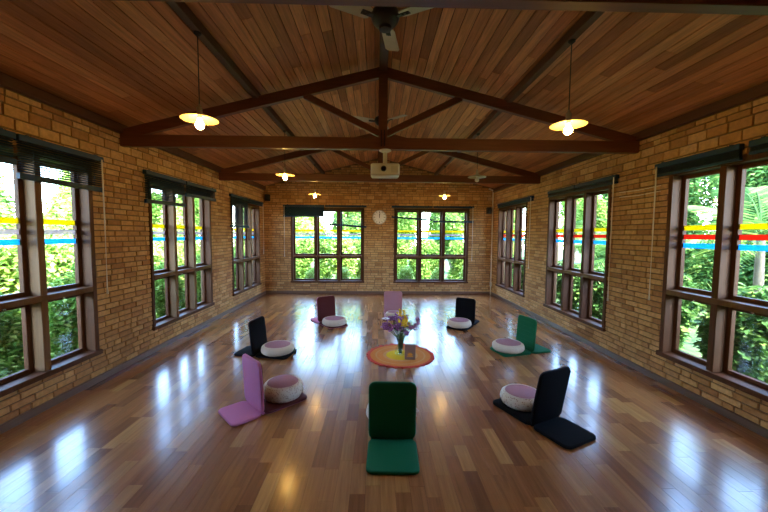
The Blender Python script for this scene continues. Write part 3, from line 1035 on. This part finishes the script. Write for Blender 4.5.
CH_W, CH_SEAT, CH_BACK, CH_TAIL, CH_T = 0.388, 0.47, 0.475, 0.36, 0.030
def make_chair(label, loc, facing, seat_m, backfront_m, backrear_m, tail_m, lean=7, quilt=None, tail=CH_TAIL, back=CH_BACK):
    """local +y is the way the sitter faces; origin under the hinge"""
    root = empty('floor_chair', (loc[0], loc[1], 0), math.atan2(facing[1], facing[0]) - math.pi / 2)
    tag(root, label, 'chair', 'folding floor chairs set in a circle')
    put('seat', pad_mesh(CH_W, CH_SEAT, CH_T, seat_m, tail_m), root, (0, 0.012, 0.001))
    put('rear_flap', pad_mesh(CH_W, tail, CH_T * 0.85, tail_m, seat_m), root, (0, -0.012, 0.001), (0, 0, math.pi))
    bk = put('backrest', pad_mesh(CH_W, back, CH_T, backrear_m, backfront_m), root, (0, 0.010, 0.026), (R(90 + lean), 0, math.pi))
    bk.rotation_euler = (Matrix.Rotation(R(90 + lean), 4, 'X')).to_euler()
    h = MB(); h.tube([(-CH_W / 2 + 0.02, 0, 0.020), (CH_W / 2 - 0.02, 0, 0.020)], 0.014, 8)
    h.build('hinge_seam', backrear_m, root, True)
    if quilt:
        for k in range(6):
            q = MB(); yq = back * (k + 1) / 7
            q.tube([(-CH_W / 2 + 0.025, yq, -0.0005), (CH_W / 2 - 0.025, yq, -0.0005)], 0.0022, 5)
            q.build('stitch_line', quilt, bk)
    return root

G_, K_, P_, U_, V_ = M['green'], M['black'], M['pink'], M['burgundy'], M['mauve']
make_chair('green floor chair seen from behind, hiding its cushion', (0.138, 2.71), (0.03, 1.0), G_, G_, G_, G_, lean=4, tail=0.40, back=0.49)
make_chair('bright pink floor chair with its rear flap toward the windows', (-1.17, 3.235), (0.72, 0.69), U_, U_, P_, P_, lean=3, tail=0.28, back=0.49)
make_chair('black floor chair standing behind the bright pink chair', (-1.65, 4.80), (0.98, -0.20), K_, K_, K_, K_, lean=6, tail=0.30)
make_chair('burgundy floor chair with a pink flap beneath the back window', (-0.95, 6.52), (0.60, -0.80), U_, U_, P_, P_, lean=6)
make_chair('mauve floor chair standing behind the flower vase', (0.36, 7.15), (0.0, -1.0), V_, V_, V_, V_, lean=5)
make_chair('black floor chair in the far row between mauve and green chairs', (1.69, 6.38), (-0.55, -0.83), K_, K_, K_, K_, lean=6)
make_chair('green floor chair with stitched back and cushion in view near the brick wall', (2.21, 4.92), (-0.96, -0.26), G_, G_, G_, G_, lean=4, quilt=M['green'], tail=0.32)
make_chair('black floor chair leaning back with wide rear flap, next to the stitched green chair', (1.545, 2.97), (-0.42, 0.91), K_, K_, K_, K_, lean=10, tail=0.36, back=0.515)

# ------------------------------------------------------------------ cushions
def make_cushion(label, loc, rad, h, side, dome=0.012, rot=0.0):
    root = empty('meditation_cushion', (loc[0], loc[1], CH_T * 1.06 + 0.001), rot)
    tag(root, label, 'cushion', 'round meditation cushions')
    prof = [(rad * 0.72, 0.0)]
    for a in (-70, -45, -20, 0, 20, 45, 68):
        prof.append((rad * (0.80 + 0.20 * math.cos(R(a))), h * 0.5 + h * 0.48 * math.sin(R(a))))
    prof.append((rad * 0.74, h * 0.97))
    b = MB(); b.lathe(prof, 48, 0, None, lambda i, a: 1 + (0.010 if 0 < i < 8 else 0) * math.sin(a * 16))
    b.build('side_band', side, root, True)
    t = MB()
    tp = [(rad * 0.80, h * 0.955), (rad * 0.77, h * 0.985), (rad * 0.60, h * 0.99 + dome * 0.6), (rad * 0.35, h * 0.99 + dome * 0.92), (rad * 0.08, h * 0.99 + dome)]
    t.lathe(tp, 40, 0, None, lambda i, a: 1 + 0.012 * math.sin(a * 5 + i))
    t.build('top_panel', M['cushion_top'], root, True)
    p = MB()
    ring = [(rad * 0.80 * math.cos(R(k * 10)), rad * 0.80 * math.sin(R(k * 10)), h * 0.965) for k in range(37)]
    p.tube(ring, 0.006, 6, cap=False)
    p.build('piping', side, root, True)
    n = MB()   # carrying loop sewn on the rim
    n.tube([(rad * 0.99, -0.02, h * 0.45), (rad * 1.05, 0, h * 0.52), (rad * 0.99, 0.02, h * 0.60)], 0.008, 6)
    n.build('loop', side, root, True)
    return root
CR, CHH = 0.225, 0.115
make_cushion('cream cushion hidden behind the green chair backrest', (0.145, 3.00), 0.230, 0.13, M['cream'])
make_cushion('tall patterned cushion with bulging mauve top on the pink chair', (-0.955, 3.43), 0.20, 0.155, M['floral'], dome=0.035)
make_cushion('cream and mauve cushion on the black chair behind the pink one', (-1.385, 4.735), CR, CHH, M['cream'], rot=R(20))
make_cushion('cream and mauve cushion on the burgundy chair', (-0.775, 6.24), CR, CHH, M['cream'], rot=R(-60))
make_cushion('cream and mauve cushion on the mauve chair, behind the flowers', (0.36, 6.90), 0.165, 0.085, M['cream'])
make_cushion('cream and mauve cushion on the black chair of the far row', (1.525, 6.14), CR, CHH, M['cream'], rot=R(-120))
make_cushion('patterned cream cushion on the green chair near the brick wall', (1.93, 4.835), CR, CHH, M['cream'], rot=R(120))
make_cushion('white patterned cushion with mauve top on the black chair leaning back', (1.455, 3.26), 0.205, 0.125, M['floral'], rot=R(200))

# ------------------------------------------------------------------ round mat with vase and card
MATC = (0.345, 4.70)
mt = tag(empty('crochet_mat', (MATC[0], MATC[1], 0.0)), 'round crochet mat in yellow, orange and red under the vase', 'mat')
def ring_part(name, r0, r1, z, mat, scallop=0.0, n=96, t=0.007):
    b = MB()
    v = []
    for rr_, zz_ in ((r0, 0.0005), (r1, 0.0005), (r1, z * 0.8), ((r0 + r1) / 2, z), (r0, z * 0.8)):
        for k in range(n):
            a = 2 * math.pi * k / n
            q = rr_ + (scallop * abs(math.sin(a * 15)) if rr_ == r1 else 0)
            v.append((q * math.cos(a), q * math.sin(a), zz_ + (0.012 * max(0, math.sin(a * 15)) ** 2 if (scallop and rr_ == r1 and zz_ > 0.001) else 0)))
    f = []
    for i in range(5):
        j = (i + 1) % 5
        for k in range(n):
            f.append((i * n + k, i * n + (k + 1) % n, j * n + (k + 1) % n, j * n + k))
    b.add(v, f)
    return b.build(name, mat, mt, True)
ring_part('centre', 0.002, 0.20, 0.009, M['mat_yellow'])
ring_part('inner_band', 0.20, 0.245, 0.008, M['mat_pale'])
ring_part('orange_band', 0.245, 0.33, 0.009, M['mat_orange'])
ring_part('pale_band', 0.33, 0.355, 0.008, M['mat_pale'])
ring_part('orange_band', 0.355, 0.425, 0.009, M['mat_orange'])
ring_part('scalloped_edge', 0.425, 0.455, 0.010, M['mat_red'], scallop=0.028)

vz = tag(empty('flower_vase', (MATC[0] + 0.0, MATC[1] + 0.03, 0.0095)), 'clear glass vase holding the bunch of flowers', 'vase')
def shell(prof, n=28):
    b = MB(); v, f = [], []
    for r, z_ in prof:
        for k in range(n):
            a = 2 * math.pi * k / n
            v.append((r * math.cos(a), r * math.sin(a), z_))
    for i in range(len(prof) - 1):
        for k in range(n):
            f.append((i * n + k, i * n + (k + 1) % n, (i + 1) * n + (k + 1) % n, (i + 1) * n + k))
    b.add(v, f)
    return b
shell([(0.001, 0.004), (0.07, 0.003), (0.078, 0.008), (0.080, 0.03), (0.068, 0.065), (0.047, 0.11), (0.042, 0.17), (0.050, 0.235), (0.058, 0.265)]).build('glass_body', M['vase_glass'], vz, True)
b = MB()
ringp = [(0.058 * math.cos(R(k * 15)), 0.058 * math.sin(R(k * 15)), 0.265) for k in range(25)]
b.tube(ringp, 0.003, 6, cap=False); b.build('rim', M['vase_glass'], vz, True)
bq = tag(empty('flower_bouquet', (MATC[0] + 0.0, MATC[1] + 0.03, 0.02)), 'bunch of purple, yellow and white flowers in the vase', 'flowers')
rf = random.Random(4)
def blossom(kind, p, r):
    b = MB()
    if kind == 'spray':
        for k in range(20):
            q = Vector((rf.gauss(0, 1), rf.gauss(0, 1), rf.gauss(0, 1))).normalized() * r * rf.uniform(0.3, 1.0)
            s = r * 0.24
            b.lathe([(0.001, -s), (s, -s * 0.3), (s * 0.8, s * 0.6), (0.001, s)], 6, 0, Matrix.Translation(Vector(p) + q))
        return b
    n = 11
    for ring, (rad, up) in enumerate(((r, 0.10), (r * 0.72, 0.42), (r * 0.42, 0.75))):
        for k in range(n - ring * 2):
            a = 2 * math.pi * (k + 0.5 * ring) / (n - ring * 2)
            d = Vector((math.cos(a), math.sin(a), up)).normalized()
            s = Vector((-math.sin(a), math.cos(a), 0))
            o = Vector(p)
            v = [o, o + d * rad * 0.6 + s * rad * 0.22, o + d * rad, o + d * rad * 0.6 - s * rad * 0.22]
            b.add([tuple(q) for q in v], [(0, 1, 2, 3)])
    b.lathe([(0.001, -r * 0.25), (r * 0.3, -r * 0.05), (r * 0.26, r * 0.2), (0.001, r * 0.3)], 10, 0, Matrix.Translation(p))
    return b
FL = [('yellow_flower', 'spray', 'petal_yellow', (0.015, -0.09, 0.49), 0.080), ('yellow_flower', 'spray', 'petal_yellow', (0.005, -0.06, 0.585), 0.065),
      ('yellow_flower', 'spray', 'petal_yellow', (0.055, -0.11, 0.45), 0.06), ('orange_flower', 'daisy', 'petal_orange', (0.055, -0.05, 0.43), 0.035),
      ('white_flower', 'daisy', 'petal_white', (-0.21, -0.03, 0.50), 0.065), ('white_flower', 'daisy', 'petal_white', (0.13, 0.02, 0.40), 0.035)]
for k in range(14):
    FL.append(('purple_spray', 'spray', 'petal_purple', (-0.22 + 0.022 * k + rf.uniform(-.03, .03), rf.uniform(-0.10, 0.08), 0.43 + rf.uniform(-0.09, 0.10)), 0.055))
for k in range(12):
    FL.append(('purple_spray', 'spray', 'petal_purple', (0.07 + 0.018 * k, rf.uniform(-0.08, 0.08), 0.33 + 0.014 * k + rf.uniform(-0.09, 0.09)), 0.036))
for nm, kd, mm, p, r in FL:
    o = blossom(kd, p, r).build(nm, M[mm], bq)
    s = MB(); base = Vector((rf.uniform(-0.022, 0.022), rf.uniform(-0.022, 0.022), 0.0))
    mid = Vector((p[0] * 0.22, p[1] * 0.22, 0.235))
    s.tube([base, mid, Vector(p)], [0.0035, 0.003, 0.002], 5)
    s.build('stem', M['stem'], o)
lf = MB()
for k in range(130):
    a = rf.uniform(0, 6.28); t = rf.uniform(0.18, 0.42)
    o = Vector((math.cos(a), math.sin(a), 0)) * (0.02 + (t - 0.18) * rf.uniform(0.15, 0.55)) + Vector((0, 0, t))
    d = Vector((math.cos(a), math.sin(a), rf.uniform(0.2, 1.0))).normalized() * rf.uniform(0.05, 0.09)
    s = d.cross(Vector((0, 0, 1))).normalized() * 0.012
    lf.add([tuple(o), tuple(o + d * 0.5 + s), tuple(o + d), tuple(o + d * 0.5 - s)], [(0, 1, 2, 3)])
tag(lf.build('leaves', M['leaf_dark'], bq), kind='stuff')

cd = tag(empty('card_box', (MATC[0] + 0.12, MATC[1] - 0.17, 0.0095), R(-4)), 'small grey card box with a golden flower emblem beside the vase', 'card')
b = MB(); b.bbox(-0.072, 0.072, -0.02, 0.02, 0.0, 0.205, 0.003); cbody = b.build('box_body', M['card'], cd)
b = MB(); b.box(-0.0735, -0.071, -0.018, 0.018, 0.002, 0.203); b.build('side_panel', M['card_side'], cd)
b = MB()
for k in range(5):
    a = R(-60 + 30 * k)
    v = [(0, -0.0215, 0), (-0.011, -0.0215, 0.024), (0, -0.0215, 0.046), (0.011, -0.0215, 0.024)]
    b.add(v, [(0, 1, 2, 3)], 0, Matrix.Translation((0, 0, 0.055)) @ Matrix.Rotation(a, 4, 'Y'))
b.box(-0.040, 0.040, -0.0215, -0.0205, 0.040, 0.052)
b.build('flower_emblem', M['gold'], cbody)

# ------------------------------------------------------------------ garden
g = MB(); g.box(-40, 40, -30, 50, -0.65, -0.30)
tag(g.build('ground', M['grass']), kind='structure')

def leaf_cloud(blobs, n, size, flat=0.35):
    """n folded leaves scattered through a set of ellipsoid blobs (cx, cy, cz, rx, ry, rz)"""
    wts = np.array([b[3] * b[4] * b[5] for b in blobs]) ** 0.67
    idx = RNG.choice(len(blobs), n, p=wts / wts.sum())
    B = np.array(blobs)[idx]
    d = RNG.normal(size=(n, 3)); d /= np.linalg.norm(d, axis=1)[:, None]
    rad = RNG.uniform(0.35, 1.0, n) ** 0.5
    c = B[:, :3] + d * B[:, 3:] * rad[:, None]
    ax = RNG.normal(size=(n, 3)); ax[:, 2] = ax[:, 2] * flat - 0.25
    ax /= np.linalg.norm(ax, axis=1)[:, None]
    up = RNG.normal(size=(n, 3)) * 0.6 + np.array([0, 0, 1.0])
    sd = np.cross(ax, up); sd /= np.linalg.norm(sd, axis=1)[:, None]
    nm = np.cross(sd, ax)
    L = size * RNG.uniform(0.6, 1.4, n)[:, None]
    W = L * 0.28
    v = np.stack([c, c + ax * L * 0.5 + sd * W + nm * W * 0.3, c + ax * L, c + ax * L * 0.5 - sd * W + nm * W * 0.3], 1).reshape(-1, 3)
    f = np.arange(4 * n).reshape(n, 4)
    me = bpy.data.meshes.new('foliage')
    me.from_pydata(v.tolist(), [], f.tolist())
    return me

def bush_proto(n, size, h, w, mat, name, stem_mat='bark', trunk=0.0):
    root = empty(name)
    blobs = []
    for k in range(9):
        a = random.uniform(0, 6.28); r = random.uniform(0.1, w * 0.46)
        zc = trunk + (h - trunk) * random.uniform(0.22, 0.80)
        s = random.uniform(0.42, 0.52)
        blobs.append((r * math.cos(a), r * math.sin(a), zc, w * s, w * s, (h - trunk) * 0.27))
    me = leaf_cloud(blobs, n, size)
    me.materials.append(M[mat])
    tag(put('foliage', me, root), kind='stuff')
    s = MB()
    if trunk > 0:
        s.tube([(0, 0, -0.1), (0.05, 0.02, trunk * 0.6), (0.0, 0.05, trunk + (h - trunk) * 0.5)], [0.09, 0.07, 0.03], 8)
        for k in range(5):
            bl = blobs[k]
            s.tube([(0.03, 0.03, trunk * 0.8), (bl[0] * 0.5, bl[1] * 0.5, (trunk + bl[2]) / 2), bl[:3]], [0.05, 0.03, 0.01], 6)
    else:
        for k in range(6):
            bl = blobs[k]
            s.tube([(bl[0] * 0.15, bl[1] * 0.15, -0.1), (bl[0] * 0.6, bl[1] * 0.6, bl[2] * 0.5), bl[:3]], [0.03, 0.02, 0.008], 6)
    s.build('trunk' if trunk > 0 else 'stems', M[stem_mat], root, True)
    return root

PROTO = {
    'light': bush_proto(6500, 0.12, 2.2, 0.68, 'leaf_light', 'garden_bush'),
    'mid': bush_proto(6500, 0.11, 1.9, 0.66, 'leaf_mid', 'garden_bush'),
    'tree': bush_proto(13000, 0.16, 4.2, 1.15, 'leaf_light', 'garden_tree', trunk=0.35),
    'tree2': bush_proto(13000, 0.16, 4.0, 1.15, 'leaf_mid', 'garden_tree', trunk=0.3),
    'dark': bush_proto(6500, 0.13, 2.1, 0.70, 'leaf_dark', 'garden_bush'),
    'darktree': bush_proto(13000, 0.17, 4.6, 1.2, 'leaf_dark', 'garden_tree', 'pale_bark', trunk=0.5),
}
USED = set()
def plant(kind, x, y, s, label, cat, group):
    o = PROTO[kind] if kind not in USED else copy_tree(PROTO[kind])
    USED.add(kind)
    o.location = (x, y, -0.3)
    o.rotation_euler = (0, 0, random.uniform(0, 6.28))
    o.scale = (s, s, s * random.uniform(0.92, 1.08))
    tag(o, label, cat, group)
rg = random.Random(21)
def row(kinds, labels, cat, group, pos, start, stop, step, lo, hi):
    t = start
    while t < stop:
        k = rg.choice(kinds)
        x, y = pos(t)
        plant(k, x, y, rg.uniform(lo, hi), labels[k], cat, group)
        t += step
# along the wall with the pink chair
row(('mid',), {'mid': 'low round shrub at the foot of the sunlit bushes'}, 'bush', 'low shrubs under the sunlit bushes', lambda t: (-4.5, t), 1.5, 12, 1.2, 0.70, 0.78)
row(('light', 'light', 'mid'), {'light': 'pale sunlit bush outside the windows behind the pink chair', 'mid': 'mid green bush outside the windows behind the pink chair'}, 'bush', 'sunlit bushes along the wall', lambda t: (-5.8, t), 0.9, 12.0, 1.52, 0.86, 0.97)
row(('tree', 'tree', 'tree2'), {'tree': 'pale leafy tree standing behind the sunlit bushes', 'tree2': 'mid green tree standing behind the sunlit bushes'}, 'tree', 'trees behind the sunlit bushes', lambda t: (-9.2, t), 0.6, 18, 2.5, 0.90, 0.97)
row(('tree', 'tree2'), {'tree': 'pale tree in the far row of the sunny garden', 'tree2': 'mid green tree in the far row of the sunny garden'}, 'tree', 'far row of the sunny garden', lambda t: (-12.3, t), 1.9, 24, 2.95, 1.08, 1.15)
row(('light', 'mid'), {'light': 'pale bush in the second row of the sunny garden', 'mid': 'mid green bush in the second row of the sunny garden'}, 'bush', 'second row of sunlit bushes', lambda t: (-7.2, t), 1.66, 12.0, 1.52, 0.92, 1.0)
# beyond the back wall
row(('light',), {'light': 'low pale shrub right outside the back windows'}, 'bush', 'low shrubs outside the back windows', lambda t: (t, 11.3), -3.2, 4.0, 1.05, 0.40, 0.5)
row(('light', 'mid', 'light'), {'light': 'pale sunlit bush beyond the back windows', 'mid': 'mid green bush beyond the back windows'}, 'bush', 'bushes beyond the back windows', lambda t: (t, 13.0), -4.4, 4.2, 1.52, 0.86, 0.98)
row(('tree', 'tree2'), {'tree': 'pale leafy tree farther off beyond the back windows', 'tree2': 'mid green tree farther off beyond the back windows'}, 'tree', 'trees beyond the back windows', lambda t: (t, 17.2), -6.2, 8.0, 2.5, 0.84, 0.92)
row(('tree', 'tree2'), {'tree': 'pale tree of the farthest row beyond the back windows', 'tree2': 'mid green tree of the farthest row beyond the back windows'}, 'tree', 'farthest trees beyond the back windows', lambda t: (t, 21.2), -7.6, 9.0, 2.95, 1.08, 1.16)
row(('light', 'mid'), {'light': 'pale bush in the second row beyond the back windows', 'mid': 'mid green bush in the second row beyond the back windows'}, 'bush', 'second row beyond the back windows', lambda t: (t, 14.6), -5.2, 6.0, 1.52, 0.95, 1.05)
row(('tree', 'tree2'), {'tree': 'tall pale tree closing the view beyond the back windows', 'tree2': 'tall mid green tree closing the view beyond the back windows'}, 'tree', 'trees closing the view', lambda t: (t, 25.4), -9.0, 10.0, 3.7, 1.38, 1.45)
# shady side with palms
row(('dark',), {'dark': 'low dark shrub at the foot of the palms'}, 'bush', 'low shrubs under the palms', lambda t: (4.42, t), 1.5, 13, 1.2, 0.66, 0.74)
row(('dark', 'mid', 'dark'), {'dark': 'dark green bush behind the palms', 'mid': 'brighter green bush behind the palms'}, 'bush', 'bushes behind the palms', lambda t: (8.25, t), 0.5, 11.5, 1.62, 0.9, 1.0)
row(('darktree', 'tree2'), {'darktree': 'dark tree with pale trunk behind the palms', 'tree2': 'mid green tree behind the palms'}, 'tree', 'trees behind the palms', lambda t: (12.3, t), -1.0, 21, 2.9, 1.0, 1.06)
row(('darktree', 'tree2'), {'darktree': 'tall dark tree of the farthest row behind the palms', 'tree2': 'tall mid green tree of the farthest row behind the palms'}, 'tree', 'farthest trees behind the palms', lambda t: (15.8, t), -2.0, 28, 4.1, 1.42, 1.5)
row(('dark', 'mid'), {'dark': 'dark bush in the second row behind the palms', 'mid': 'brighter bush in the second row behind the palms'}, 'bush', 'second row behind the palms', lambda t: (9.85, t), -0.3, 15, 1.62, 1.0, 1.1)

def frond_mesh(L=1.9, n=26):
    b = MB()
    pts = []
    for i in range(9):
        t = i / 8
        pts.append(Vector((L * t * (1 - 0.12 * t), 0, L * (0.55 * t - 0.75 * t * t))))
    b.tube(pts, [0.016 * (1 - 0.85 * i / 8) for i in range(9)], 5)
    for i in range(n):
        t = 0.15 + 0.83 * i / n
        x = L * t * (1 - 0.12 * t); z_ = L * (0.55 * t - 0.75 * t * t)
        ll = 0.50 * math.sin(math.pi * min(1, t * 0.9 + 0.12)) + 0.10
        for s in (-1, 1):
            d = Vector((0.55, s * 0.85, -0.30)).normalized() * ll
            w = Vector((0.022, 0, 0.012))
            o = Vector((x, 0, z_))
            b.add([tuple(o - w), tuple(o + d * 0.5 - w * 0.7 + Vector((0, 0, 0.03))), tuple(o + d), tuple(o + d * 0.5 + w * 0.9 + Vector((0, 0, 0.03)))], [(0, 1, 2, 3)])
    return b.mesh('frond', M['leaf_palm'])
FROND = frond_mesh()
def palm(x, y, h, s, label, nf=13):
    root = tag(empty('palm_tree', (x, y, -0.3)), label, 'palm', 'palms outside the windows')
    t = MB()
    t.tube([(0, 0, -0.1), (0.06, 0.03, h * 0.5), (0, 0, h)], [0.085, 0.07, 0.055], 10)
    t.build('trunk', M['bark'], root, True)
    for k in range(nf):
        f = put('frond', FROND, root, (0, 0, h - 0.05 + 0.01 * k))
        f.rotation_euler = (Matrix.Rotation(k * 2.399 + random.uniform(-.2, .2), 4, 'Z') @ Matrix.Rotation(-R(random.uniform(-22, 48)), 4, 'Y')).to_euler()
        f.scale = (s, s, s)
for (x, y, h, s, lab) in ((6.3, 2.3, 1.5, 0.90, 'low palm just outside the wide window with the long white pull cord'),
                          (6.3, 5.45, 2.0, 0.92, 'taller palm outside the middle window over the green chair'),
                          (6.2, 8.6, 1.4, 0.92, 'low palm outside the window behind the green chair'),
                          (6.3, 11.75, 1.9, 0.92, 'palm outside the window beside the corner pipe')):
    palm(x, y, h, s, lab)
